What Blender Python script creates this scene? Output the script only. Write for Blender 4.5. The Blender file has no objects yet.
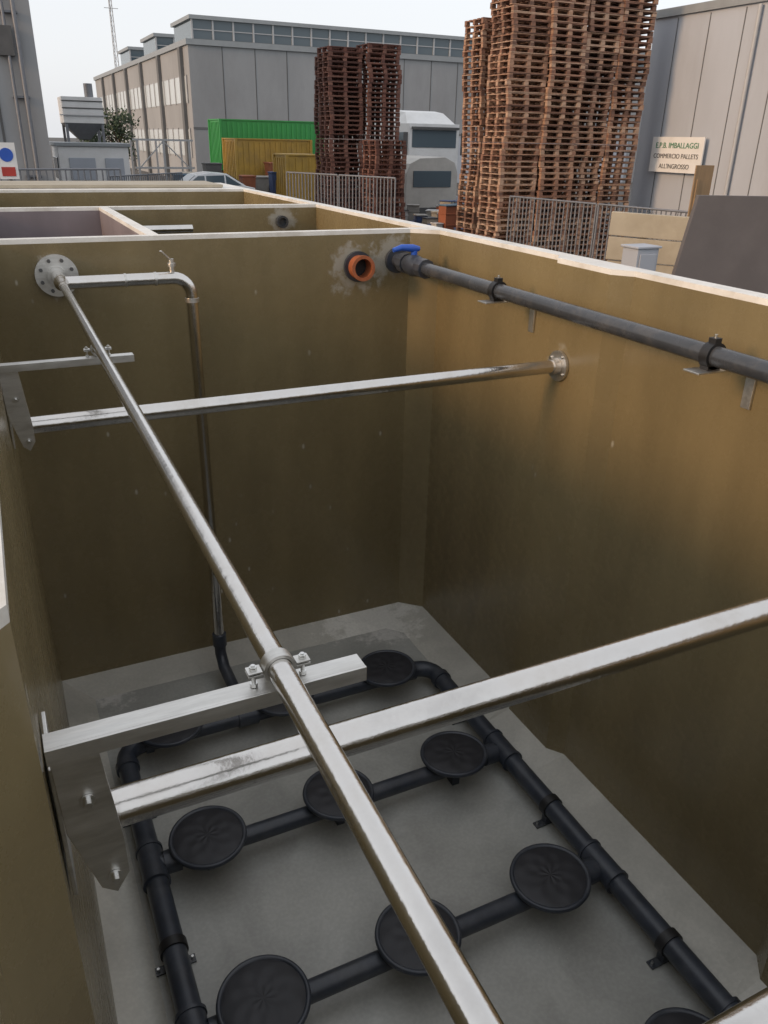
import bpy, math, random
from mathutils import Vector, Matrix
from mathutils.geometry import tessellate_polygon
random.seed(7)
R=math.radians
sc=bpy.context.scene
try:
    sc.view_settings.view_transform='Standard'; sc.view_settings.look='None'; sc.view_settings.exposure=0
except Exception: pass

# ---------------------------------------------------------------- materials
def newmat(name):
    m=bpy.data.materials.new(name); m.use_nodes=True
    nt=m.node_tree; b=nt.nodes['Principled BSDF']
    return m,nt,b
def N(nt,t,**k):
    n=nt.nodes.new(t)
    for a,v in k.items(): setattr(n,a,v)
    return n
def mat(name,col,rough=.5,metal=0,var=.25,scale=3.0,bump=0,bscale=40,rvar=.12,stretch=(1,1,1),dirt=None,dirtamt=.4,dscale=1.2,spec=.5):
    m,nt,b=newmat(name); L=nt.links
    tc=N(nt,'ShaderNodeTexCoord'); mp=N(nt,'ShaderNodeMapping'); mp.inputs['Scale'].default_value=stretch
    L.new(tc.outputs['Object'],mp.inputs[0])
    no=N(nt,'ShaderNodeTexNoise'); no.inputs['Scale'].default_value=scale; no.inputs['Detail'].default_value=6; no.inputs['Roughness'].default_value=.65
    L.new(mp.outputs[0],no.inputs['Vector'])
    cr=N(nt,'ShaderNodeValToRGB'); e=cr.color_ramp.elements
    e[0].position=.3; e[1].position=.7
    e[0].color=tuple(c*(1-var) for c in col)+(1,); e[1].color=tuple(min(1,c*(1+var*.6)) for c in col)+(1,)
    L.new(no.outputs[0],cr.inputs[0]); out=cr.outputs[0]
    if dirt:
        n2=N(nt,'ShaderNodeTexNoise'); n2.inputs['Scale'].default_value=dscale; n2.inputs['Detail'].default_value=8; n2.inputs['Roughness'].default_value=.7
        L.new(mp.outputs[0],n2.inputs['Vector'])
        r2=N(nt,'ShaderNodeMapRange'); r2.inputs[1].default_value=.48; r2.inputs[2].default_value=.7; r2.inputs[4].default_value=dirtamt
        L.new(n2.outputs[0],r2.inputs[0])
        mx=N(nt,'ShaderNodeMix',data_type='RGBA'); L.new(r2.outputs[0],mx.inputs[0]); L.new(out,mx.inputs[6]); mx.inputs[7].default_value=tuple(dirt)+(1,)
        out=mx.outputs[2]
    L.new(out,b.inputs['Base Color'])
    rr=N(nt,'ShaderNodeMapRange'); rr.inputs[3].default_value=max(.03,rough-rvar); rr.inputs[4].default_value=min(1,rough+rvar)
    L.new(no.outputs[0],rr.inputs[0]); L.new(rr.outputs[0],b.inputs['Roughness'])
    b.inputs['Metallic'].default_value=metal
    b.inputs['Specular IOR Level'].default_value=spec
    if bump:
        n3=N(nt,'ShaderNodeTexNoise'); n3.inputs['Scale'].default_value=bscale; n3.inputs['Detail'].default_value=5
        L.new(mp.outputs[0],n3.inputs['Vector'])
        bp=N(nt,'ShaderNodeBump'); bp.inputs['Strength'].default_value=bump; bp.inputs['Distance'].default_value=.01
        L.new(n3.outputs[0],bp.inputs['Height']); L.new(bp.outputs[0],b.inputs['Normal'])
    return m

def patch_mat(name,col,patches,rough,specks=True,var=.12,patchcol=(.36,.345,.3),floor=False):
    """gelcoat surface with resin patches (x,y,z,r) and small drops"""
    m,nt,b=newmat(name); L=nt.links
    tc=N(nt,'ShaderNodeTexCoord'); P=tc.outputs['Object']
    no=N(nt,'ShaderNodeTexNoise'); no.inputs['Scale'].default_value=1.3; no.inputs['Detail'].default_value=8; no.inputs['Roughness'].default_value=.6
    mp=N(nt,'ShaderNodeMapping'); mp.inputs['Scale'].default_value=(1.4,1.4,1) if floor else (1.8,1.8,.4)
    L.new(P,mp.inputs[0]); L.new(mp.outputs[0],no.inputs['Vector'])
    cr=N(nt,'ShaderNodeValToRGB'); e=cr.color_ramp.elements; e[0].position=.36; e[1].position=.64
    e[0].color=tuple(c*(1-var) for c in col)+(1,); e[1].color=tuple(c*(1+var) for c in col)+(1,)
    L.new(no.outputs[0],cr.inputs[0]); out=cr.outputs[0]
    fine=N(nt,'ShaderNodeTexNoise'); fine.inputs['Scale'].default_value=11; fine.inputs['Detail'].default_value=8; fine.inputs['Roughness'].default_value=.75
    L.new(P,fine.inputs['Vector'])
    for (x,y,z,r) in patches:
        d=N(nt,'ShaderNodeVectorMath',operation='DISTANCE'); L.new(P,d.inputs[0]); d.inputs[1].default_value=(x,y,z)
        a=N(nt,'ShaderNodeMath',operation='DIVIDE'); L.new(d.outputs['Value'],a.inputs[0]); a.inputs[1].default_value=r
        f=N(nt,'ShaderNodeMath',operation='MULTIPLY_ADD'); L.new(fine.outputs[0],f.inputs[0]); f.inputs[1].default_value=3.2; L.new(a.outputs[0],f.inputs[2])
        q=N(nt,'ShaderNodeMapRange'); L.new(f.outputs[0],q.inputs[0]); q.inputs[1].default_value=2.2; q.inputs[2].default_value=2.6; q.inputs[3].default_value=.75; q.inputs[4].default_value=0
        mx=N(nt,'ShaderNodeMix',data_type='RGBA'); L.new(q.outputs[0],mx.inputs[0]); L.new(out,mx.inputs[6]); mx.inputs[7].default_value=tuple(patchcol)+(1,)
        out=mx.outputs[2]
    if specks:
        v=N(nt,'ShaderNodeTexVoronoi'); v.inputs['Scale'].default_value=9 if not floor else 22
        ms=N(nt,'ShaderNodeMapping'); ms.inputs['Scale'].default_value=(1,1,1) if floor else (1,1,.45)
        L.new(P,ms.inputs[0]); L.new(ms.outputs[0],v.inputs['Vector'])
        q=N(nt,'ShaderNodeMapRange'); L.new(v.outputs['Distance'],q.inputs[0]); q.inputs[1].default_value=.04; q.inputs[2].default_value=.08; q.inputs[3].default_value=.6; q.inputs[4].default_value=0
        g=N(nt,'ShaderNodeMapRange'); L.new(v.outputs['Color'],g.inputs[0]); g.inputs[1].default_value=.62; g.inputs[2].default_value=.66
        k=N(nt,'ShaderNodeMath',operation='MULTIPLY'); L.new(q.outputs[0],k.inputs[0]); L.new(g.outputs[0],k.inputs[1])
        mx=N(nt,'ShaderNodeMix',data_type='RGBA'); L.new(k.outputs[0],mx.inputs[0]); L.new(out,mx.inputs[6]); mx.inputs[7].default_value=(.6,.57,.5,1)
        out=mx.outputs[2]
    if floor:
        pd=N(nt,'ShaderNodeTexNoise'); pd.inputs['Scale'].default_value=2.2; pd.inputs['Detail'].default_value=5; pd.inputs['Distortion'].default_value=.8; L.new(P,pd.inputs['Vector'])
        q=N(nt,'ShaderNodeMapRange'); L.new(pd.outputs[0],q.inputs[0]); q.inputs[1].default_value=.42; q.inputs[2].default_value=.54; q.inputs[3].default_value=.87; q.inputs[4].default_value=1.0
        mm=N(nt,'ShaderNodeMix',data_type='RGBA',blend_type='MULTIPLY'); mm.inputs[0].default_value=1; L.new(out,mm.inputs[6]); L.new(q.outputs[0],mm.inputs[7]); out=mm.outputs[2]
        sp=N(nt,'ShaderNodeTexNoise'); sp.inputs['Scale'].default_value=60; sp.inputs['Detail'].default_value=4; L.new(P,sp.inputs['Vector'])
        q=N(nt,'ShaderNodeMapRange'); L.new(sp.outputs[0],q.inputs[0]); q.inputs[1].default_value=.4; q.inputs[2].default_value=.65; q.inputs[3].default_value=.94; q.inputs[4].default_value=1.04
        mm=N(nt,'ShaderNodeMix',data_type='RGBA',blend_type='MULTIPLY'); mm.inputs[0].default_value=1; L.new(out,mm.inputs[6]); L.new(q.outputs[0],mm.inputs[7]); out=mm.outputs[2]
    L.new(out,b.inputs['Base Color'])
    rr=N(nt,'ShaderNodeMapRange'); rr.inputs[3].default_value=rough-.08; rr.inputs[4].default_value=rough+.12
    L.new(fine.outputs[0],rr.inputs[0]); L.new(rr.outputs[0],b.inputs['Roughness'])
    bn=N(nt,'ShaderNodeTexNoise'); bn.inputs['Scale'].default_value=5; bn.inputs['Detail'].default_value=5; L.new(P,bn.inputs['Vector'])
    bp=N(nt,'ShaderNodeBump'); bp.inputs['Strength'].default_value=.35; bp.inputs['Distance'].default_value=.012
    L.new(bn.outputs[0],bp.inputs['Height']); L.new(bp.outputs[0],b.inputs['Normal'])
    return m

M_wall=patch_mat('ochre_gelcoat',(.19,.15,.078),[(1.86,4.31,2.5,.15),(2.08,4.31,2.54,.14),(.28,4.31,2.53,.09),(2.3,2.92,2.24,.08),(2.06,6.17,2.6,.11)],.25,var=.14)
M_floor=patch_mat('grey_gelcoat_floor',(.39,.392,.365),[(2.0,4.15,.2,.22),(1.6,4.2,.2,.14),(.2,4.2,.15,.2)],.34,floor=True,var=.1,patchcol=(.72,.7,.66))
M_cove=patch_mat('floor_edge_gelcoat',(.5,.485,.43),[(1.95,4.2,.2,.35)],.4,floor=True,patchcol=(.8,.78,.72))
M_rim=mat('rim_white_gelcoat',(.74,.73,.69),.45,var=.1,scale=6,dirt=(.4,.35,.27),dirtamt=.5,dscale=4)
M_ss=mat('stainless_steel',(.72,.7,.67),.2,1,var=.2,scale=5,bump=.08,bscale=60,rvar=.1,dirt=(.42,.38,.33),dirtamt=.5,dscale=5)
M_ssm=mat('stainless_plate',(.7,.69,.66),.42,1,var=.15,scale=14,rvar=.12,stretch=(1,6,6),dirt=(.4,.38,.34),dirtamt=.5,dscale=3)
M_pvc=mat('dark_pvc',(.034,.041,.055),.38,var=.3,scale=12,rvar=.12,dirt=(.13,.13,.13),dirtamt=.3,dscale=5)
M_pvcg=mat('grey_pvc',(.045,.05,.058),.26,var=.2,scale=9,dirt=(.14,.13,.12),dirtamt=.4,dscale=14)
M_blk=mat('black_rubber',(.012,.012,.013),.5,var=.3)
M_blue=mat('blue_plastic',(.02,.09,.45),.35,var=.1)
M_org=mat('orange_pvc',(.36,.11,.045),.45,var=.2,scale=20)
M_zinc=mat('zinc_bolt',(.7,.7,.68),.3,1,var=.1)
M_asph=mat('asphalt',(.085,.083,.08),.9,var=.3,scale=.6,bump=.4,bscale=60,dirt=(.14,.13,.12),dirtamt=.5,dscale=.25)
M_conc=mat('grey_render_wall',(.3,.31,.32),.85,var=.12,scale=.5,dirt=(.2,.2,.205),dirtamt=.45,dscale=.2,stretch=(1,1,.4))
M_concd=mat('concrete_dark',(.14,.145,.15),.85,var=.15,scale=.7)
M_joint=mat('joint_dark',(.1,.1,.1),.8)
M_frame=mat('window_frame',(.4,.41,.42),.5,var=.08)
M_metalroof=mat('roof_metal',(.3,.32,.33),.5,.3,var=.1,scale=2)
m,nt,b=newmat('window_glass'); b.inputs['Base Color'].default_value=(.09,.12,.14,1); b.inputs['Roughness'].default_value=.12; M_glass=m
m,nt,b=newmat('bright_reflection_pane'); b.inputs['Base Color'].default_value=(.5,.55,.57,1); b.inputs['Roughness'].default_value=.25; M_pane=m  # bright reflection in the factory windows painted into the pane colour
M_wht=mat('white_paint',(.74,.74,.73),.5,var=.06,scale=1.5,dirt=(.5,.48,.44),dirtamt=.3)
M_lgrey=mat('light_grey_panel',(.4,.43,.48),.6,var=.06,scale=.8,dirt=(.3,.31,.33),dirtamt=.4,dscale=.7,stretch=(1,1,.3))
M_green=mat('green_paint',(.04,.3,.07),.5,var=.12,scale=1)
M_dkgreen=mat('sign_green',(.03,.2,.1),.5)
M_yel=mat('yellow_paint',(.45,.28,.05),.55,var=.2,scale=1.5,dirt=(.25,.17,.08),dirtamt=.5)
M_galv=mat('galvanised',(.2,.21,.23),.5,.5,var=.15,scale=8)
M_taupe=mat('taupe_panel',(.12,.11,.11),.7,var=.12,scale=2.5,dirt=(.08,.07,.07),dirtamt=.4)
M_beige=mat('beige_panel',(.4,.36,.28),.65,var=.12,scale=3,dirt=(.25,.21,.14),dirtamt=.5)
M_ply=mat('plywood',(.3,.2,.11),.75,var=.2,scale=3,stretch=(4,4,.6))
M_red=mat('red_paint',(.4,.04,.03),.5)
M_leaf=mat('foliage',(.05,.075,.035),.7,var=.5,scale=4)
M_bark=mat('bark',(.1,.07,.05),.9)
M_tyre=mat('tyre',(.02,.02,.02),.8)
M_carp=mat('car_paint_silver',(.7,.71,.72),.25,.0,var=.03)
M_tarp=mat('grey_tarpaulin',(.52,.5,.46),.6,var=.15,scale=2,bump=.6,bscale=3)
WOOD=[mat('pallet_wood_%d'%i,c,.8,var=.35,scale=5,stretch=(1,1,3)) for i,c in enumerate([(.30,.165,.11),(.4,.24,.16),(.24,.125,.085),(.46,.31,.22),(.16,.09,.065)])]
WDARK=[mat('old_pallet_wood_%d'%i,c,.85,var=.35,scale=5) for i,c in enumerate([(.13,.055,.042),(.165,.075,.055),(.095,.045,.036),(.2,.1,.075)])]

# ---------------------------------------------------------------- mesh builder
class B:
    def __init__(s,name): s.name=name; s.v=[]; s.f=[]; s.m=[]; s.sm=[]; s.mats=[]
    def mi(s,m):
        if m not in s.mats: s.mats.append(m)
        return s.mats.index(m)
    def add(s,vs,fs,m,smooth=False):
        o=len(s.v); k=s.mi(m); s.v+= [tuple(v) for v in vs]
        for f in fs: s.f.append([i+o for i in f]); s.m.append(k); s.sm.append(smooth)
    def box(s,c,d,m,rot=None):
        vs=[Vector((x*d[0]/2,y*d[1]/2,z*d[2]/2)) for x in(-1,1) for y in(-1,1) for z in(-1,1)]
        if rot is not None: vs=[rot@v for v in vs]
        c=Vector(c); vs=[v+c for v in vs]
        s.add(vs,[(0,1,3,2),(4,6,7,5),(0,4,5,1),(2,3,7,6),(0,2,6,4),(1,5,7,3)],m)
    def bb(s,x0,x1,y0,y1,z0,z1,m): s.box(((x0+x1)/2,(y0+y1)/2,(z0+z1)/2),(x1-x0,y1-y0,z1-z0),m)
    def beam(s,p0,p1,w,h,m):
        p0=Vector(p0);p1=Vector(p1);d=p1-p0
        q=d.to_track_quat('X','Z').to_matrix()
        s.box((p0+p1)/2,(d.length,w,h),m,q)
    def quad(s,p,m): s.add(p,[tuple(range(len(p)))],m)
    def frames(s,pts):
        T=[]
        for i in range(len(pts)):
            a=pts[max(0,i-1)];b=pts[min(len(pts)-1,i+1)];T.append((b-a).normalized())
        u=T[0].orthogonal().normalized(); out=[]
        for t in T:
            u=(u-t*u.dot(t)).normalized(); out.append((u,t.cross(u)))
        return out
    def tube(s,pts,r,m,n=24,caps=True):
        pts=[Vector(p) for p in pts]; fr=s.frames(pts); vs=[];fs=[]
        rr=r if isinstance(r,(list,tuple)) else [r]*len(pts)
        for p,(u,w),q in zip(pts,fr,rr):
            for k in range(n):
                a=2*math.pi*k/n; vs.append(p+u*math.cos(a)*q+w*math.sin(a)*q)
        for i in range(len(pts)-1):
            for k in range(n):
                fs.append((i*n+k,i*n+(k+1)%n,(i+1)*n+(k+1)%n,(i+1)*n+k))
        s.add(vs,fs,m,True)
        if caps:
            s.add(vs[:n],[tuple(range(n))[::-1]],m); s.add(vs[-n:],[tuple(range(n))],m)
    def cyl(s,a,b,r,m,n=24): s.tube([a,b],r,m,n)
    def ring(s,a,b,ro,ri,m,n=32):
        a=Vector(a);b=Vector(b);t=(b-a).normalized();u=t.orthogonal().normalized();w=t.cross(u)
        vs=[]
        for p,q in((a,ro),(b,ro),(b,ri),(a,ri)):
            for k in range(n):
                g=2*math.pi*k/n; vs.append(p+(u*math.cos(g)+w*math.sin(g))*q)
        for i in range(4):
            j=(i+1)%4
            s.add(vs,[(i*n+k,i*n+(k+1)%n,j*n+(k+1)%n,j*n+k) for k in range(n)],m,i in(0,2) and n>12)
    def lathe(s,o,prof,m,n=40,smooth=True):
        o=Vector(o);vs=[];fs=[]
        for r,z in prof:
            for k in range(n):
                a=2*math.pi*k/n; vs.append(o+Vector((r*math.cos(a),r*math.sin(a),z)))
        for i in range(len(prof)-1):
            for k in range(n): fs.append((i*n+k,i*n+(k+1)%n,(i+1)*n+(k+1)%n,(i+1)*n+k))
        s.add(vs,fs,m,smooth)
    def done(s,bevel=0,origin=None,sharp=None):
        me=bpy.data.meshes.new(s.name)
        vs=s.v
        if origin is not None: vs=[(v[0]-origin[0],v[1]-origin[1],v[2]-origin[2]) for v in vs]
        me.from_pydata(vs,[],s.f)
        for mm in s.mats: me.materials.append(mm)
        me.polygons.foreach_set('material_index',s.m); me.polygons.foreach_set('use_smooth',s.sm); me.update()
        ob=bpy.data.objects.new(s.name,me); sc.collection.objects.link(ob)
        if origin is not None: ob.location=origin
        if bevel:
            md=ob.modifiers.new('bevel','BEVEL'); md.width=bevel; md.segments=2; md.limit_method='ANGLE'; md.angle_limit=R(50)
        return ob

def elbow(a,c,b,r,n=7):
    a=Vector(a);b=Vector(b);c=Vector(c);d0=(a-c).normalized();d1=(b-c).normalized()
    cen=c+(d0+d1)*r; out=[]
    for i in range(n+1):
        g=i/n*math.pi/2
        out.append(cen-d1*r*math.cos(g)-d0*r*math.sin(g))
    return out

# ---------------------------------------------------------------- tank
ZF=.13; ZR=2.70
main=[(2.35,-1.5),(2.35,.72),(2.28,.8),(2.28,1.2),(2.35,1.28),(2.35,2.56),(2.29,2.64),(2.29,3.0),(2.35,3.07),(2.35,4.19),(2.22,4.31),
      (-.03,4.31),(-.045,1.25),(-.046,.83),(-.125,.74),(-.125,-1.5)]
comp2=[(2.35,4.37),(2.35,6.17),(.80,6.17),(.80,4.37)]
comp3=[(.74,4.37),(.74,6.17),(-.04,6.17),(-.04,4.37)]
comp4=[(2.35,6.24),(2.35,8.15),(-.04,8.15),(-.04,6.24)]
T=B('treatment_tank')
def loopwalls(poly,z0,z1,m,flip=False,off=0):
    n=len(poly)
    for i in range(n):
        a=poly[i];b_=poly[(i+1)%n]
        q=[(a[0],a[1],z0),(b_[0],b_[1],z0),(b_[0],b_[1],z1),(a[0],a[1],z1)]
        T.quad(q if not flip else q[::-1],m)
def ins(p):
    x,y=p
    if p==(2.35,4.19): return (2.12,4.02)
    if p==(2.22,4.31): return (2.03,4.12)
    return (min(2.12,max(.13,x)) , min(4.12,max(-1.3,y)))
inn=[ins(p) for p in main]
n=len(main)
for i in range(n):
    a=main[i];c=main[(i+1)%n];ai=inn[i];ci=inn[(i+1)%n]
    T.quad([(ai[0],ai[1],ZF),(ci[0],ci[1],ZF),(c[0],c[1],ZF+.055),(a[0],a[1],ZF+.055)],M_cove)
fl=[(2.12,-1.3),(2.12,4.02),(2.03,4.12),(.13,4.12),(.13,-1.3)]
T.quad([(x,y,ZF) for x,y in fl],M_floor)
loopwalls(main,ZF+.055,ZR-.022,M_wall); loopwalls(main,ZR-.022,ZR,M_rim)
M_lil=patch_mat('lilac_shade_gelcoat',(.2,.17,.18),[],.45,specks=False)  # tan gelcoat with the left compartment's purplish shade put into its colour
for cp,mm in((comp2,M_wall),(comp3,M_lil),(comp4,M_wall)):
    loopwalls(cp,.6,ZR-.022,mm); loopwalls(cp,ZR-.022,ZR,M_rim)
    T.quad([(x,y,.6) for x,y in cp],M_floor)
og=[(2.43,-1.61),(2.43,9.31),(-.20,9.31),(-.20,-1.61)]
ou=[(2.42,-1.6),(2.42,9.3),(-.19,9.3),(-.19,-1.6)]
loopwalls(ou,0,ZR-.06,M_wall,True); 
loopwalls(og,ZR-.06,ZR,M_rim,True)
polys=[[Vector((x,y,0)) for x,y in og]]+[[Vector((x,y,0)) for x,y in p] for p in (main,comp2,comp3,comp4)]
flat=[v for p in polys for v in p]
T.add([(v.x,v.y,ZR) for v in flat],[tuple(t) for t in tessellate_polygon(polys)],M_rim)
T.bb(.1,2.2,8.35,9.1,ZR+.004,ZR+.03,M_beige)
T.done()

# ---------------------------------------------------------------- stainless cross braces
ZP=2.235
def brace(Y,right,xl_=-.045):
    b=B('stainless_cross_brace')
    b.cyl((-.005,Y,ZP),(right-.012,Y,ZP),.03,M_ss,48)
    b.ring((right-.016,Y,ZP),(right-.003,Y,ZP),.07,.03,M_ssm)
    b.ring((right-.05,Y,ZP),(right-.017,Y,ZP),.037,.03,M_ssm)
    for a in range(4):
        g=a*math.pi/2+.6
        b.cyl((right-.026,Y+.055*math.cos(g),ZP+.055*math.sin(g)),(right-.016,Y+.055*math.cos(g),ZP+.055*math.sin(g)),.007,M_zinc,6)
    y=Y-.10
    pl=[(-.04,2.478),(.018,2.478),(.036,2.27),(.036,2.21),(.016,2.178),(-.004,2.195),(-.035,2.31)]
    f=[(x,y-.003,z) for x,z in pl]; k=[(x,y+.003,z) for x,z in pl]; nn=len(pl)
    b.add(f+k,[tuple(range(nn)),tuple(range(nn,2*nn))[::-1]]+[(i,i+nn,(i+1)%nn+nn,(i+1)%nn) for i in range(nn)],M_ssm)
    b.bb(xl_+.003,xl_+.009,y+.004,Y+.03,2.19,2.42,M_ssm)
    for (x,z) in((-.002,2.36),(.016,2.212)):
        b.cyl((x,y-.016,z),(x,y-.003,z),.006,M_zinc,6)
        b.cyl((x,y-.006,z),(x,y-.0035,z),.010,M_zinc,16)
    return b.done(.0012)
brace(2.9,2.29,-.037); brace(.98,2.28,-.045); brace(-.94,2.35,-.12)
def pbar(Y,cx):
    b=B('stainless_support_bar')
    b.bb(-.04,.385,Y-.017,Y+.014,2.481,2.486,M_ssm)
    b.bb(-.04,.385,Y-.022,Y-.0175,2.463,2.4865,M_ssm)
    c=(cx,Y,2.51)
    b.ring((c[0],c[1]-.010,c[2]),(c[0],c[1]+.010,c[2]),.0225,.018,M_ssm)
    for sx in(-1,1):
        b.bb(c[0]+sx*.034-.010,c[0]+sx*.034+.010,Y-.009,Y+.009,2.5065,2.509,M_ssm)
        b.bb(c[0]+sx*.034-.010,c[0]+sx*.034+.010,Y-.009,Y+.009,2.511,2.5135,M_ssm)
        b.cyl((c[0]+sx*.035,Y,2.487),(c[0]+sx*.035,Y,2.521),.003,M_zinc,10)
        b.cyl((c[0]+sx*.035,Y,2.5137),(c[0]+sx*.035,Y,2.5185),.0055,M_zinc,6)
        b.cyl((c[0]+sx*.035,Y,2.487),(c[0]+sx*.035,Y,2.492),.0055,M_zinc,6)
    return b.done(.0006)
pbar(.86,.262); pbar(2.78,.273)
b=B('stainless_cross_brace')
b.cyl((-.1,.33,ZP),(2.345,.33,ZP),.03,M_ss,48)
b.ring((2.335,.33,ZP),(2.347,.33,ZP),.075,.03,M_ssm); b.ring((-.122,.33,ZP),(-.1,.33,ZP),.075,.028,M_ssm)
b.done()

# ---------------------------------------------------------------- stainless air pipe
b=B('stainless_air_pipe')
b.tube([(.28,4.0,2.53),(.262,.86,2.51),(.245,-1.4,2.495)],.0175,M_ss,48)
b.cyl((.28,4.29,2.53),(.28,4.05,2.53),.03,M_ss)
b.ring((.28,4.308,2.53),(.28,4.288,2.53),.1,.03,M_ssm,40)
b.ring((.28,4.288,2.53),(.28,4.266,2.53),.045,.03,M_ssm,32)
for k in range(8):
    g=k*math.pi/4+.39
    b.cyl((.28+.076*math.cos(g),4.288,2.53+.076*math.sin(g)),(.28+.076*math.cos(g),4.27,2.53+.076*math.sin(g)),.009,M_joint,6)
b.tube([(.28,4.12,2.53),(.28,4.04,2.53),(.28,3.99,2.53),(.28,3.95,2.53)],[.034,.034,.022,.0205],M_ss)
pts=[(.28,4.05,2.53),(.70,4.05,2.53)]+[tuple(p) for p in elbow((.3,4.05,2.53),(.875,4.05,2.53),(.875,4.05,0),.085)]
pts=pts+[(.875,4.05,.4)]
b.tube(pts,.03,M_ss,28)
b.ring((.70,4.05,2.53),(.712,4.05,2.53),.0325,.03,M_ssm); b.ring((.56,4.05,2.53),(.57,4.05,2.53),.032,.03,M_ssm)
b.ring((.875,4.05,2.43),(.875,4.05,2.41),.034,.03,M_ssm)
b.ring((.875,4.05,1.0),(.875,4.05,.99),.0325,.03,M_ssm)
b.cyl((.79,4.05,2.55),(.79,4.05,2.62),.012,M_ssm); b.cyl((.79,4.05,2.585),(.79,4.05,2.6),.02,M_ssm,6)
b.beam((.80,4.05,2.6),(.74,4.03,2.66),.018,.006,M_ssm)
b.tube([(.875,4.05,.42),(.875,4.05,.30),(.875,3.98,.24),(.875,3.7,.235),(.875,3.5,.235)],.034,M_pvc)
b.ring((.875,4.05,.36),(.875,4.05,.44),.041,.03,M_pvc)
b.done()

# ---------------------------------------------------------------- aeration grid
ZH=.235
b=B('aeration_pipe_grid')
xl,xr,yb=.205,2.03,3.5
r=.048
ptsL=[(xl,-1.2,ZH)]+[(xl,3.3,ZH)]+[tuple(p) for p in elbow((xl,0,ZH),(xl,yb,ZH),(1,yb,ZH),.11)]
ptsR=[tuple(p) for p in elbow((0,yb,ZH),(xr,yb,ZH),(xr,0,ZH),.11)]+[(xr,-1.2,ZH)]
b.tube(ptsL+ptsR,r,M_pvc,28)
rows=[3.5,2.68,1.86,1.05,.24,-.57]
for y in rows[1:]:
    b.cyl((xl,y,ZH),(xr,y,ZH),.042,M_pvc)
    for x,s in((xl,1),(xr,-1)):
        b.ring((x,y-.09,ZH),(x,y+.09,ZH),.055,.04,M_pvc)
        b.ring((x,y-.1,ZH),(x,y-.085,ZH),.060,.04,M_pvc); b.ring((x,y+.085,ZH),(x,y+.1,ZH),.060,.04,M_pvc)
        b.ring((x+s*.05,y,ZH),(x+s*.12,y,ZH),.052,.04,M_pvc)
for x in(xl+.13,xr-.13): b.ring((x-.02,yb,ZH),(x+.02,yb,ZH),.058,.04,M_pvc)
for x in(xl,xr): b.ring((x,yb-.17,ZH),(x,yb-.13,ZH),.058,.04,M_pvc)
b.ring((.82,yb,ZH),(.93,yb,ZH),.058,.04,M_pvc)
for x in(xl,xr):
    for y in(3.08,2.25,1.45,.65,-.2):
        b.ring((x,y-.02,ZH),(x,y+.02,ZH),.056,.047,M_blk)
        b.bb(x-.08,x+.08,y-.018,y+.018,ZF+.003,ZF+.010,M_pvcg)
        for s in(-1,1):
            b.cyl((x+s*.068,y,ZF+.010),(x+s*.068,y,ZF+.024),.006,M_zinc,6)
        b.bb(x-.03,x+.03,y-.017,y+.017,ZF+.0105,ZH-.04,M_pvc)
for y in rows[1:]:
    for x in(.455,1.09,1.735):
        b.bb(x-.02,x+.02,y-.03,y+.03,ZF+.003,ZH-.035,M_pvc)
b.done()

m,nt,bs=newmat('diffuser_membrane'); L=nt.links
tc=N(nt,'ShaderNodeTexCoord'); sx=N(nt,'ShaderNodeSeparateXYZ'); L.new(tc.outputs['Object'],sx.inputs[0])
at=N(nt,'ShaderNodeMath',operation='ARCTAN2'); L.new(sx.outputs[1],at.inputs[0]); L.new(sx.outputs[0],at.inputs[1])
ln=N(nt,'ShaderNodeVectorMath',operation='LENGTH'); 
cb=N(nt,'ShaderNodeCombineXYZ'); L.new(sx.outputs[0],cb.inputs[0]); L.new(sx.outputs[1],cb.inputs[1]); L.new(cb.outputs[0],ln.inputs[0])
def mth(op,a,bv):
    q=N(nt,'ShaderNodeMath',operation=op)
    for i,v in enumerate((a,bv)):
        if v is None: continue
        if isinstance(v,(int,float)): q.inputs[i].default_value=v
        else: L.new(v,q.inputs[i])
    return q.outputs[0]
s1=mth('SINE',mth('MULTIPLY',at.outputs[0],8),None)
s2=mth('SINE',mth('MULTIPLY',ln.outputs['Value'],60),None)
h=mth('MULTIPLY',s1,s2)
bp=N(nt,'ShaderNodeBump'); bp.inputs['Strength'].default_value=.2; bp.inputs['Distance'].default_value=.006
L.new(h,bp.inputs['Height']); L.new(bp.outputs[0],bs.inputs['Normal'])
no=N(nt,'ShaderNodeTexNoise'); no.inputs['Scale'].default_value=9; no.inputs['Detail'].default_value=8; L.new(tc.outputs['Object'],no.inputs['Vector'])
cr=N(nt,'ShaderNodeValToRGB'); cr.color_ramp.elements[0].color=(.010,.011,.014,1); cr.color_ramp.elements[1].color=(.032,.033,.04,1); L.new(no.outputs[0],cr.inputs[0]); L.new(cr.outputs[0],bs.inputs['Base Color'])
bs.inputs['Roughness'].default_value=.5
M_mem=m
def diffuser(x,y):
    b=B('disc_diffuser')
    z=.285
    b.lathe((x,y,z),[(.03,-.045),(.045,-.03),(.05,-.012),(.13,.004),(.160,.010),(.170,.014),(.173,.022),(.171,.032),(.165,.036),(.157,.035),(.153,.030)],M_pvc,64)
    b.lathe((x,y,z),[(.153,.030),(.14,.034),(.10,.038),(.05,.039),(.0001,.039)],M_mem,64)
    o=b.done(origin=(x,y,z))
    o.rotation_euler=(random.uniform(-.04,.04),random.uniform(-.04,.04),random.uniform(0,3))
for y in rows:
    for x in(.455,1.09,1.735): diffuser(x,y+random.uniform(-.01,.01))

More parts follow.
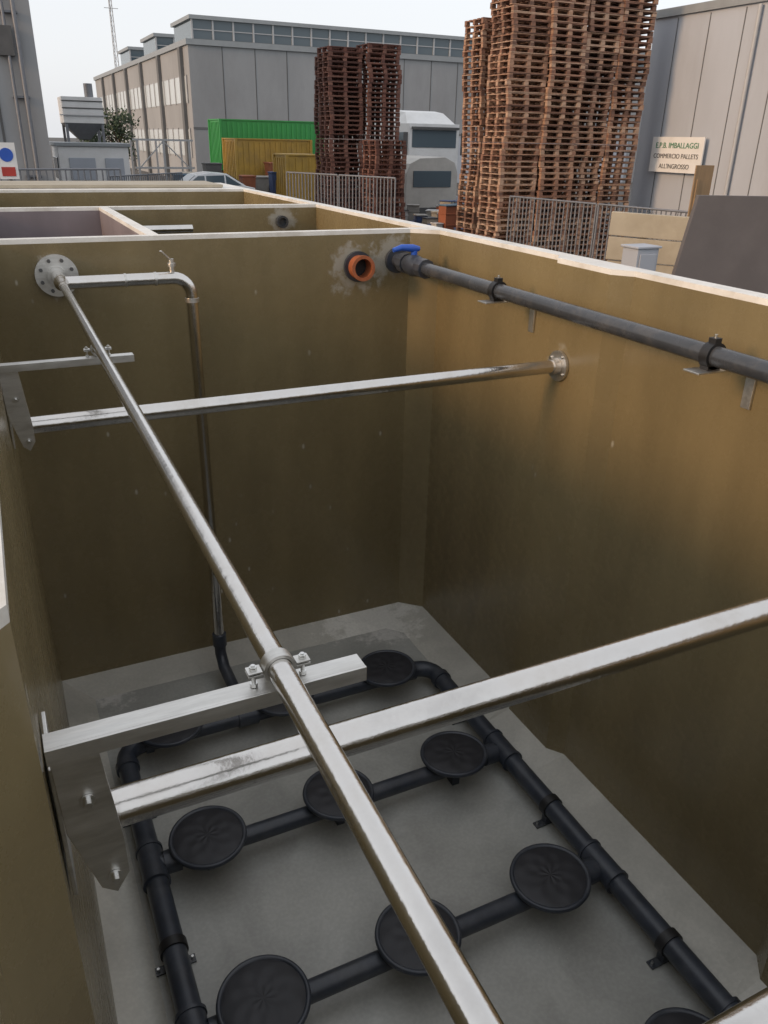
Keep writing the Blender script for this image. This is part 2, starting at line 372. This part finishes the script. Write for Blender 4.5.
# ---------------------------------------------------------------- pvc pipe on right wall with valve
b=B('pvc_air_pipe')
zx,zz=2.13,2.53
b.tube([(zx-.0,-1.4,zz-.005),(zx,1.9,zz),(zx,3.98,zz)],.034,M_pvcg,32)
b.done()
b=B('ball_valve')
vx=zx
b.ring((vx,3.93,zz),(vx,4.0,zz),.052,.03,M_pvc,10)
b.tube([(vx,4.0,zz),(vx-.0,4.02,zz),(vx,4.07,zz),(vx,4.13,zz),(vx,4.15,zz)],[.045,.052,.06,.052,.045],M_pvc)
b.ring((vx,4.15,zz),(vx,4.21,zz),.056,.03,M_pvc,10)
b.tube([(vx,4.2,zz),(vx,4.305,zz)],.04,M_pvc)
b.ring((vx,4.28,zz),(vx,4.306,zz),.07,.038,M_pvc)
b.cyl((vx,4.08,zz+.05),(vx,4.08,zz+.08),.018,M_blue)
b.tube([(vx-.13,4.08,zz+.085),(vx-.08,4.08,zz+.098),(vx-.01,4.08,zz+.092),(vx+.03,4.08,zz+.088)],[.012,.017,.022,.014],M_blue,12)
b.done()
for y in(3.22,1.9,.55):
    b=B('pipe_bracket')
    b.bb(2.045,2.345,y-.035,y+.035,2.478,2.484,M_ssm)
    b.bb(2.338,2.348,y-.02,y+.02,2.32,2.478,M_ssm)
    b.ring((zx,y-.018,zz),(zx,y+.018,zz),.045,.034,M_blk)
    b.bb(zx-.03,zx+.03,y-.018,y+.018,2.4845,2.497,M_blk)
    b.box((zx,y,zz+.05),(.03,.03,.018),M_blk)
    b.cyl((zx,y,zz+.05),(zx,y,zz+.07),.006,M_zinc,6)
    b.done(.001)
b=B('orange_pipe_stub')
b.ring((1.885,4.308,2.505),(1.885,4.23,2.505),.064,.052,M_org,36)
b.ring((1.885,4.308,2.505),(1.885,4.285,2.505),.084,.06,M_pvc,36)
b.ring((1.885,4.23,2.505),(1.885,4.215,2.505),.07,.052,M_org,36)
b.cyl((1.885,4.306,2.505),(1.885,4.3,2.505),.055,M_blk)
b.done()
b=B('pipe_fitting')
b.ring((2.06,6.165,2.58),(2.06,6.12,2.58),.045,.03,M_pvcg); b.cyl((2.06,6.165,2.58),(2.06,6.15,2.58),.031,M_pvcg)
b.done()
b=B('steel_tube'); b.cyl((.81,5.6,2.6),(1.25,5.6,2.6),.025,M_ss); b.ring((.803,5.6,2.6),(.815,5.6,2.6),.05,.025,M_ssm); b.done()

# ---------------------------------------------------------------- ground
b=B('ground'); b.quad([(-400,-300,0),(500,-300,0),(500,700,0),(-400,700,0)],M_asph); b.done()

# ---------------------------------------------------------------- factory building
f=B('factory_building')
X0,X1,Y0,Y1,H=14.8,62,63.3,112,8.9
f.bb(X0,X1,Y0,Y1,0,H,M_conc)
f.bb(X0-.15,X1+.15,Y0-.15,Y1+.15,H+.002,H+.35,M_metalroof)
x=X0+2.4
while x<X1: f.bb(x-.03,x+.03,Y0-.012,Y0-.002,.0,H-.02,M_joint); x+=2.4
f.bb(X0-.02,X1,Y0-.03,Y0-.014,3.6,3.75,M_concd)
for k in range(6):
    xx=X0+4+k*8
    f.bb(xx,xx+4,Y0-.05,Y0-.004,0,3.5,M_lgrey)
    f.bb(xx-.15,xx+4.15,Y0-.07,Y0-.052,3.5,3.58,M_frame)
f.bb(X0-.03,X0-.004,Y0+1,Y1-1,5.35,7.05,M_pane)
f.bb(X0-.03,X0-.004,Y0+1,Y1-1,1.8,3.6,M_pane)
y=Y0+1
while y<Y1-1:
    f.bb(X0-.08,X0-.032,y-.08,y+.08,5.3,7.1,M_frame); f.bb(X0-.08,X0-.032,y-.08,y+.08,1.7,3.7,M_frame)
    y+=2
for k in range(6):
    yy=Y0+2+8*k; f.bb(X0-.25,X0-.005,yy-.35,yy+.35,0,H-.05,M_concd)
for k,(yy) in enumerate((65,78,91)):
    f.bb(X0+.8,X1-1,yy,yy+6,H+.36,H+.55,M_concd)
    f.bb(X0+.8,X1-1,yy+.1,yy+5.9,H+.55,H+1.75,M_glass)
    x=X0+.8
    while x<X1-1: f.bb(x-.06,x+.06,yy+.02,yy+.098,H+.552,H+1.75,M_frame); x+=1.5
    f.bb(X0+.6,X1-.8,yy-.1,yy+6.1,H+1.752,H+2.0,M_metalroof)
    f.bb(X0+.8,X1-1,yy+.04,yy+.07,H+1.1,H+1.16,M_frame)
f.done()

f=B('grey_workshop_building')
f.bb(-14,2.05,26.5,42,0,14,M_conc)
for x in(-1,.9): f.bb(x-.03,x+.03,26.47,26.495,0,14,M_joint)
f.cyl((1.62,26.3,0),(1.62,26.3,14),.06,M_galv,12); f.cyl((1.35,26.3,0),(1.35,26.3,9),.045,M_galv,12)
for z in(2,4,6,8,10): f.bb(1.28,1.72,26.36,26.497,z,z+.06,M_galv)
f.bb(1.1,1.5,26.25,26.49,5.0,5.7,M_joint); f.bb(-.6,.7,26.42,26.497,3.0,5.2,M_glass); f.bb(-.7,.8,26.40,26.418,5.2,5.3,M_frame)
f.done(.01)

f=B('warehouse_building')
f.bb(17.8,32,-14,20.1,0,6.35,M_lgrey)
f.bb(17.72,32.1,-14.1,20.18,6.352,6.55,M_metalroof)
y=-13.
while y<20: f.bb(17.785,17.797,y-.012,y+.012,.02,6.3,M_concd); y+=1.15
f.bb(17.74,17.795,12.6,14.9,0,4.4,M_wht); f.bb(17.68,17.738,14.9,15.05,0,4.55,M_frame); f.bb(17.68,17.738,12.45,12.6,0,4.55,M_red); f.bb(17.68,17.738,12.6,14.9,4.4,4.55,M_frame)
for z in(1.1,2.2,3.3): f.bb(17.72,17.739,12.62,14.88,z,z+.03,M_joint)
f.cyl((17.7,16.4,0),(17.7,16.4,6.3),.05,M_frame,12)
f.done()
f=B('company_sign'); f.bb(17.62,17.66,17.35,19.3,2.5,3.4,M_wht)
for y in(17.6,19.1): f.bb(17.66,17.79,y-.03,y+.03,2.55,3.3,M_galv)
sg=f.done()
def text(s,y,z,size,m_,par):
    cu=bpy.data.curves.new('lettering','FONT'); cu.body=s; cu.size=size; cu.align_x='CENTER'; cu.extrude=.004
    o=bpy.data.objects.new('lettering',cu); sc.collection.objects.link(o); cu.materials.append(m_)
    o.matrix_world=Matrix(((0,0,-1,17.612),(-1,0,0,y),(0,1,0,z),(0,0,0,1)))
    o.parent=par
text('E.P.B. IMBALLAGGI',18.33,3.12,.2,M_dkgreen,sg); text('COMMERCIO PALLETS',18.33,2.86,.17,M_joint,sg); text("ALL'INGROSSO",18.33,2.6,.17,M_joint,sg)

# ---------------------------------------------------------------- pallets
def stack(x0,y0,w,d,n,woods,name='pallet_stack'):
    b=B(name); z=0; lx=ly=0
    for i in range(n):
        lx=lx*.9+random.gauss(0,.018); ly=ly*.9+random.gauss(0,.018)
        cx=x0+w/2+lx; cy=y0+d/2+ly; rot=Matrix.Rotation(random.gauss(0,.018),3,'Z')
        m_=random.choice(woods); m2=random.choice(woods)
        def bx(ox,oy,oz,sx,sy,sz,mm): b.box(Vector((cx,cy,z))+rot@Vector((ox,oy,oz)),(sx,sy,sz),mm,rot)
        for s in(-1,0,1):
            bx(0,s*(d/2-.05),.011,w,.1,.02,m2)
            for t in(-1,0,1): bx(t*(w/2-.06),s*(d/2-.05),.06,.12,.098,.075,m_)
            bx(s*(w/2-.05),0,.108,.1,d,.018,m2)
        for k in range(5): bx(0,(k-2)*(d-.12)/4,.128,w,.12,.02,random.choice(woods) if random.random()<.4 else m_)
        z+=.144
    return b.done()
for (x,y,n_) in((12.95,21.2,43),(12.35,19.0,45),(13.5,18.9,53),(14.6,18.95,50),(15.65,18.9,48),(14.0,21.3,48),(15.05,21.3,50)):
    stack(x,y,1.05 if x>12.9 else 1.15,1.0,n_,WOOD)
for (x,y,n_) in((11.05,27.6,41),(12.4,27.4,42),(11.7,25.3,22)):
    stack(x,y,1.2 if y>26 else 1.1,1.0,n_,WDARK)
stack(11.4,29.0,1.2,1,40,WDARK)

# ---------------------------------------------------------------- fences
def fence(p0,p1,h,name='metal_fence',sp=.11):
    b=B(name); p0=Vector((*p0,0));p1=Vector((*p1,0));d=p1-p0;L_=d.length;u=d/L_
    npan=max(1,round(L_/2.2))
    for i in range(npan):
        a=p0+u*(L_*i/npan+.03); c=p0+u*(L_*(i+1)/npan-.03)
        for z in(.15,h): b.cyl(a+Vector((0,0,z)),c+Vector((0,0,z)),.022,M_galv,8)
        for q in(a,c): b.cyl(q,q+Vector((0,0,h)),.022,M_galv,8)
        k=int((c-a).length/sp)
        for j in range(1,k):
            q=a+(c-a)*j/k; b.cyl(q+Vector((0,0,.15)),q+Vector((0,0,h)),.017,M_galv,6)
        for q in(a,c): b.box(q+Vector((0,0,.02)),(.3,.3,.04),M_concd)
    return b.done()
fence((11.5,17.2),(12.6,12.0),2.0); fence((7.8,22.8),(9.55,19.4),2.3); fence((.2,21),(3.2,21.5),2.4,sp=.14); fence((3.6,27),(6.5,30),2.0)

# ---------------------------------------------------------------- yard objects right
b=B('taupe_panel')
pl=[(5.95,6.35,0),(9.2,5.3,0),(9.4,5.45,2.72),(6.55,6.4,2.72)]
b.add([Vector(p) for p in pl]+[Vector(p)+Vector((.02,.06,0)) for p in pl],[(0,1,2,3),(7,6,5,4),(0,4,5,1),(1,5,6,2),(2,6,7,3),(3,7,4,0)],M_taupe)
b.done(.004)
b=B('beige_board_stack')
for i in range(8):
    z=i*.3; o=random.uniform(-.05,.05)
    b.beam((7.3+o,8.55,z+.15),(8.6+o,6.95,z+.15-.04*i/7),.08,.285,M_beige)
for p in((7.6,8.3),(8.2,7.5)): b.beam((p[0]+.1,p[1]+.05,0),(p[0]+.1,p[1]+.05,2.2),.06,.06,M_ply)
b.done(.008)
b=B('electrical_cabinet')
b.bb(6.0,6.28,6.55,6.78,1.45,2.2,M_lgrey); b.bb(5.98,6.3,6.53,6.8,2.202,2.225,M_lgrey); b.bb(6.03,6.25,6.535,6.548,1.5,2.15,M_lgrey)
b.cyl((6.2,6.53,1.85),(6.2,6.51,1.85),.015,M_joint,10)
for x in(6.03,6.25): b.bb(x-.02,x+.02,6.65,6.69,0,1.448,M_galv)
b.done(.006)
b=B('plywood_board'); b.bb(12.3,12.75,12.2,12.23,0,2.85,M_ply); b.bb(12.35,12.42,12.17,12.198,0,2.6,M_ply); b.done(.003)

# ---------------------------------------------------------------- background vehicles and containers
def container(name,x,y,z,lx,ly,h,m_,legs=True):
    b=B(name); b.bb(x,x+lx,y,y+ly,z+.1,z+h-.06,m_)
    k=int(lx/.28)
    for i in range(k):
        xx=x+.15+(lx-.3)*i/max(1,k-1); b.bb(xx-.06,xx+.06,y-.035,y-.002,z+.2,z+h-.16,m_)
    k=int(ly/.28)
    for i in range(k):
        yy=y+.15+(ly-.3)*i/max(1,k-1); b.bb(x-.035,x-.002,yy-.06,yy+.06,z+.2,z+h-.16,m_)
    b.bb(x-.06,x+lx+.06,y-.06,y+ly+.06,z+h-.058,z+h,m_); b.bb(x-.05,x+lx+.05,y-.05,y+ly+.05,z,z+.098,m_)
    for xx in(x,x+lx):
        for yy in(y,y+ly): b.bb(xx-.07,xx+.07,yy-.07,yy+.07,z+.001,z+h-.001,m_)
    return b.done()
container('green_container',12.7,48,1.45,6.1,2.4,2.6,M_green)
b=B('truck_trailer'); b.bb(12.4,19.2,48.1,50.3,1.1,1.4,M_joint)
for x in(13.5,14.8,17.5,18.7):
    for y in(48.2,49.9): b.cyl((x,y,.5),(x,y+.35,.5),.5,M_tyre,20)
b.done()
container('yellow_container',12.4,44,.0,4.1,2.4,3.1,M_yel)
container('yellow_skip',12.9,37.5,.0,1.6,1.8,2.5,M_yel)
b=B('site_cabin')
b.bb(3.4,6.35,40,43,0,2.65,M_wht); b.bb(3.3,6.45,39.9,43.1,2.652,2.8,M_metalroof); b.bb(3.8,4.9,39.96,39.998,1.3,2.2,M_lgrey); b.bb(5.3,6.1,39.96,39.998,.1,2.2,M_lgrey)
b.bb(3.36,3.398,40.5,42.4,1.3,2.2,M_glass)
b.done(.02)
b=B('dust_hopper')
b.bb(4.15,5.95,43.5,45.3,3.6,4.7,M_wht)
b.add([(4.15,43.5,3.6),(5.95,43.5,3.6),(5.95,45.3,3.6),(4.15,45.3,3.6),(4.8,44.1,2.9),(5.3,44.1,2.9),(5.3,44.7,2.9),(4.8,44.7,2.9)],[(0,1,5,4),(1,2,6,5),(2,3,7,6),(3,0,4,7),(4,5,6,7)],M_galv)
for x in(4.25,5.85):
    for y in(43.6,45.2): b.bb(x-.06,x+.06,y-.06,y+.06,0,3.6,M_galv)
b.bb(4.0,6.1,43.4,43.44,3.9,3.95,M_frame); b.beam((4.2,43.5,.5),(5.9,43.5,3.4),.05,.05,M_galv)
b.cyl((5.5,44.4,4.7),(5.5,44.4,5.3),.2,M_galv,16)
for z in(3.9,4.2,4.5): b.bb(4.13,5.97,43.47,43.497,z,z+.05,M_joint)
b.done(.01)
b=B('steel_gantry')
for x in(7.6,8.9,10.2): b.bb(x-.05,x+.05,44.9,45.0,0,2.9,M_frame); b.bb(x-.05,x+.05,46.9,47.0,0,2.9,M_frame)
for z in(1.6,2.9):
    b.bb(7.4,10.4,44.89,45.01,z,z+.09,M_frame)
b.beam((7.6,44.95,1.6),(8.9,44.95,2.9),.05,.05,M_frame); b.beam((8.9,44.95,2.9),(10.2,44.95,1.6),.05,.05,M_frame)
b.done()
b=B('lattice_mast')
mx,my,mh=15.6,100,20
for dx,dy in((-.3,-.3),(.3,-.3),(0,.3)): b.cyl((mx+dx,my+dy,0),(mx+dx*.3,my+dy*.3,mh),.04,M_frame,6)
for i in range(22):
    z=i*mh/22; k=1-.7*i/22; q=1-.7*(i+1)/22
    b.cyl((mx-.3*k,my-.3*k,z),(mx+.3*q,my-.3*q,z+mh/22),.02,M_frame,5); b.cyl((mx+.3*k,my-.3*k,z),(mx-.3*q,my-.3*q,z+mh/22),.02,M_frame,5)
for z in(15,16.5,18,19.2): b.cyl((mx-.7,my-.3,z),(mx+.7,my-.3,z),.03,M_frame,6)
b.done()
def car(name,x,y,m_,flip=1,sc_=1.0):
    b=B(name)
    prof=[(-2.1,.35),(-2.1,.75),(-1.95,.92),(-1.15,1.0),(-.45,1.42),(.2,1.5),(.85,1.46),(1.65,1.05),(2.05,.98),(2.1,.4)]
    ring=[(px,pz*sc_,.85-(.12 if pz>1.2 else 0)) for px,pz in prof]
    n_=len(ring)
    vs=[(x+flip*p,y-w,z) for p,z,w in ring]+[(x+flip*p,y+w,z) for p,z,w in ring]
    b.add(vs,[tuple(range(n_)),tuple(range(n_,2*n_))[::-1]]+[(i,i+n_,(i+1)%n_+n_,(i+1)%n_) for i in range(n_)],m_)
    def P(px,w,z): return (x+flip*px,y+w,z*sc_)
    b.add([P(-1.1,-.76,1.045),P(-1.1,.76,1.045),P(-.48,.68,1.425),P(-.48,-.68,1.425)],[(0,1,2,3)],M_glass)
    b.add([P(.9,-.68,1.46),P(.9,.68,1.46),P(1.6,.76,1.1),P(1.6,-.76,1.1)],[(0,1,2,3)],M_glass)
    for s in(-1,1):
        b.add([P(-1.0,s*.87,1.03),P(-.4,s*.765,1.38),P(.8,s*.765,1.41),P(1.45,s*.87,1.08)],[(0,1,2,3)],M_glass)
        for px in(-.1,.75): b.add([P(px-.03,s*.885,1.03),P(px-.03,s*.77,1.41),P(px+.03,s*.77,1.41),P(px+.03,s*.885,1.03)],[(0,1,2,3)],m_)
        for wx in(-1.35,1.3): b.cyl(P(wx,s*.72,.32),P(wx,s*.88,.32),.32,M_tyre,20); b.cyl(P(wx,s*.86,.32),P(wx,s*.885,.32),.19,M_galv,16)
    return b.done(.03)
car('parked_car',8.9,37,M_carp,1,1.18)
car('parked_car',6.0,34,M_wht,-1)
b=B('lorry')
lx,ly=17.3,34
b.bb(lx,lx+2.5,ly,ly+2.0,.9,3.85,M_wht)
b.add([(lx+.05,ly+.3,3.852),(lx+2.45,ly+.3,3.852),(lx+2.45,ly+2,3.852),(lx+.05,ly+2,3.852),(lx+.3,ly+1.0,4.3),(lx+2.2,ly+1.0,4.3),(lx+2.3,ly+2,4.4),(lx+.2,ly+2,4.4)],[(0,1,5,4),(1,2,6,5),(3,0,4,7),(2,3,7,6),(4,5,6,7)],M_wht)
b.bb(lx+.15,lx+2.35,ly-.03,ly-.002,2.9,3.6,M_glass); b.bb(lx-.03,lx-.002,ly+.3,ly+1.3,2.8,3.5,M_glass)
b.bb(lx+.1,lx+2.4,ly-.2,ly-.031,3.62,3.72,M_joint)
for z in(1.3,1.5,1.7,1.9): b.bb(lx+.5,lx+2.0,ly-.04,ly-.003,z,z+.12,M_joint)
b.bb(lx-.05,lx+2.55,ly-.15,ly+.3,.4,.898,M_lgrey)
for x in(lx+.1,lx+2.1): b.bb(x,x+.35,ly-.17,ly-.151,.55,.75,M_glass)
for x in(lx-.28,lx+2.6): b.bb(x,x+.18,ly-.1,ly,2.6,3.5,M_joint)
for x in(lx,lx+2.2): b.cyl((x,ly+.8,.5),(x+.3,ly+.8,.5),.5,M_tyre,20); b.cyl((x,ly+5.5,.5),(x+.3,ly+5.5,.5),.5,M_tyre,20)
b.bb(lx-.03,lx+2.53,ly+2.3,ly+10,1.2,4.0,M_wht)
b.done(.04)
b=B('tarpaulin_van')
vx0,vy0=15.2,30
pr=[(0,.5),(0,2.0),(.15,2.35),(.6,2.55),(1.7,2.6),(2.15,2.4),(2.3,2.0),(2.3,.5)]
n_=len(pr); vs=[(vx0+p,vy0,z) for p,z in pr]+[(vx0+p,vy0+4,z) for p,z in pr]
b.add(vs,[tuple(range(n_))[::-1],tuple(range(n_,2*n_))]+[(i,(i+1)%n_,(i+1)%n_+n_,i+n_) for i in range(n_)],M_tarp)
b.bb(vx0+.3,vx0+2.0,vy0-.03,vy0-.002,1.5,2.1,M_glass); b.bb(vx0+.1,vx0+2.2,vy0-.05,vy0-.002,.5,.75,M_joint)
for x in(vx0+.1,vx0+2.0): b.cyl((x,vy0+.8,.4),(x+.2,vy0+.8,.4),.4,M_tyre,20)
b.done(.03)
cl=[mat('clutter_%d'%i,c,.7) for i,c in enumerate([(.05,.08,.18),(.3,.29,.27),(.3,.1,.05),(.1,.1,.1),(.45,.4,.32),(.08,.14,.2),(.5,.5,.5)])]
for i in range(30):
    b=B('storage_crate'); x=13.6+random.uniform(0,4.2); y=24.5+random.uniform(0,4.5); w=random.uniform(.3,.7); h=random.uniform(.4,1.2); m_=random.choice(cl)
    rot=Matrix.Rotation(random.uniform(0,3),3,'Z')
    b.box((x,y,h/2),(w,w*.8,h),m_,rot)
    for k in range(3): b.box((x,y,h*(.2+.3*k)),(w+.03,w*.8+.03,.05),m_,rot)
    b.box((x,y,h+.02),(w+.05,w*.8+.05,.04),random.choice(cl),rot); b.done(.01)
for i in range(14):
    b=B('waste_bin'); x=8+random.uniform(0,7); y=39+random.uniform(0,4); h=random.uniform(.9,2.0); m_=random.choice(cl); w=random.uniform(.5,1.1)
    b.add([(x-w*.4,y-w*.4,.1),(x+w*.4,y-w*.4,.1),(x+w*.4,y+w*.4,.1),(x-w*.4,y+w*.4,.1),(x-w*.5,y-w*.5,h),(x+w*.5,y-w*.5,h),(x+w*.5,y+w*.5,h),(x-w*.5,y+w*.5,h)],[(3,2,1,0),(4,5,6,7),(0,1,5,4),(1,2,6,5),(2,3,7,6),(3,0,4,7)],m_)
    b.bb(x-w*.54,x+w*.54,y-w*.54,y+w*.54,h+.002,h+.07,m_)
    for s in(-1,1): b.cyl((x+s*w*.3,y-w*.3,.08),(x+s*w*.3+.05,y-w*.3,.08),.08,M_tyre,10)
    b.done(.015)
b=B('safety_sign'); b.bb(.42,.76,17.8,17.82,2.35,2.98,M_wht); b.cyl((.59,17.798,2.77),(.59,17.79,2.77),.12,M_blue,24); b.bb(.47,.71,17.79,17.798,2.4,2.56,M_red)
b.cyl((.59,17.86,0),(.59,17.86,2.95),.03,M_galv,10); b.done()
def tree(x,y,h,name='leafy_tree'):
    b=B(name); b.tube([(x,y,0),(x+.1,y,h*.4),(x,y,h*.7)],[.14,.1,.05],M_bark,8)
    for k in range(6):
        g=k*1.05; b.tube([(x,y,h*(.35+.05*k)),(x+.9*math.cos(g),y+.9*math.sin(g),h*(.6+.05*k))],[.05,.02],M_bark,6)
    for k in range(26):
        c=Vector((x+random.gauss(0,.5),y+random.gauss(0,.5),h*random.uniform(.45,.97)))
        for j in range(60):
            p=c+Vector((random.gauss(0,.22),random.gauss(0,.22),random.gauss(0,.2)))
            u=Vector((random.gauss(0,1),random.gauss(0,1),random.gauss(0,1))).normalized()*.09; w=u.orthogonal().normalized()*.07
            b.add([p-u,p+w,p+u,p-w],[(0,1,2,3)],M_leaf)
    b.done()
tree(8.4,56,4.4); tree(7,57,3.6)

# ---------------------------------------------------------------- camera, light, sky
W_=Vector((.9036,-.4279,.0199)); U_=Vector((.1653,.3910,.9054)); K_=Vector((-.3952,-.8148,.4240))
mtx=Matrix(((W_.x,U_.x,K_.x,0),(W_.y,U_.y,K_.y,0),(W_.z,U_.z,K_.z,3.16),(0,0,0,1)))
cd=bpy.data.cameras.new('camera'); cam=bpy.data.objects.new('camera',cd); sc.collection.objects.link(cam); cam.matrix_world=mtx
cd.sensor_fit='VERTICAL'; cd.sensor_height=24; cd.lens=794/1024*24; cd.clip_start=.02; cd.clip_end=1500
sc.camera=cam
sd=Vector((-1,-.12,0)).normalized(); el=R(19); sd=Vector((sd.x*math.cos(el),sd.y*math.cos(el),math.sin(el)))
ld=bpy.data.lights.new('sun','SUN'); ld.energy=1.7; ld.angle=R(12); ld.color=(1,.6,.3)
lo=bpy.data.objects.new('sun',ld); sc.collection.objects.link(lo); lo.rotation_euler=sd.to_track_quat('Z','Y').to_euler()
w=bpy.data.worlds.new('World'); sc.world=w; w.use_nodes=True; nt=w.node_tree; bg=nt.nodes['Background']
sk=nt.nodes.new('ShaderNodeTexSky'); sk.sky_type='NISHITA'; sk.sun_disc=False; sk.sun_elevation=el; sk.sun_rotation=math.atan2(sd.x,sd.y); sk.dust_density=3; sk.air_density=1
hs=nt.nodes.new('ShaderNodeHueSaturation'); hs.inputs['Saturation'].default_value=.6
mx=nt.nodes.new('ShaderNodeMix'); mx.data_type='RGBA'; mx.inputs[0].default_value=.65; mx.inputs[7].default_value=(7.9,8.0,8.3,1)
nt.links.new(sk.outputs[0],hs.inputs['Color']); nt.links.new(hs.outputs[0],mx.inputs[6]); nt.links.new(mx.outputs[2],bg.inputs[0]); bg.inputs[1].default_value=.15
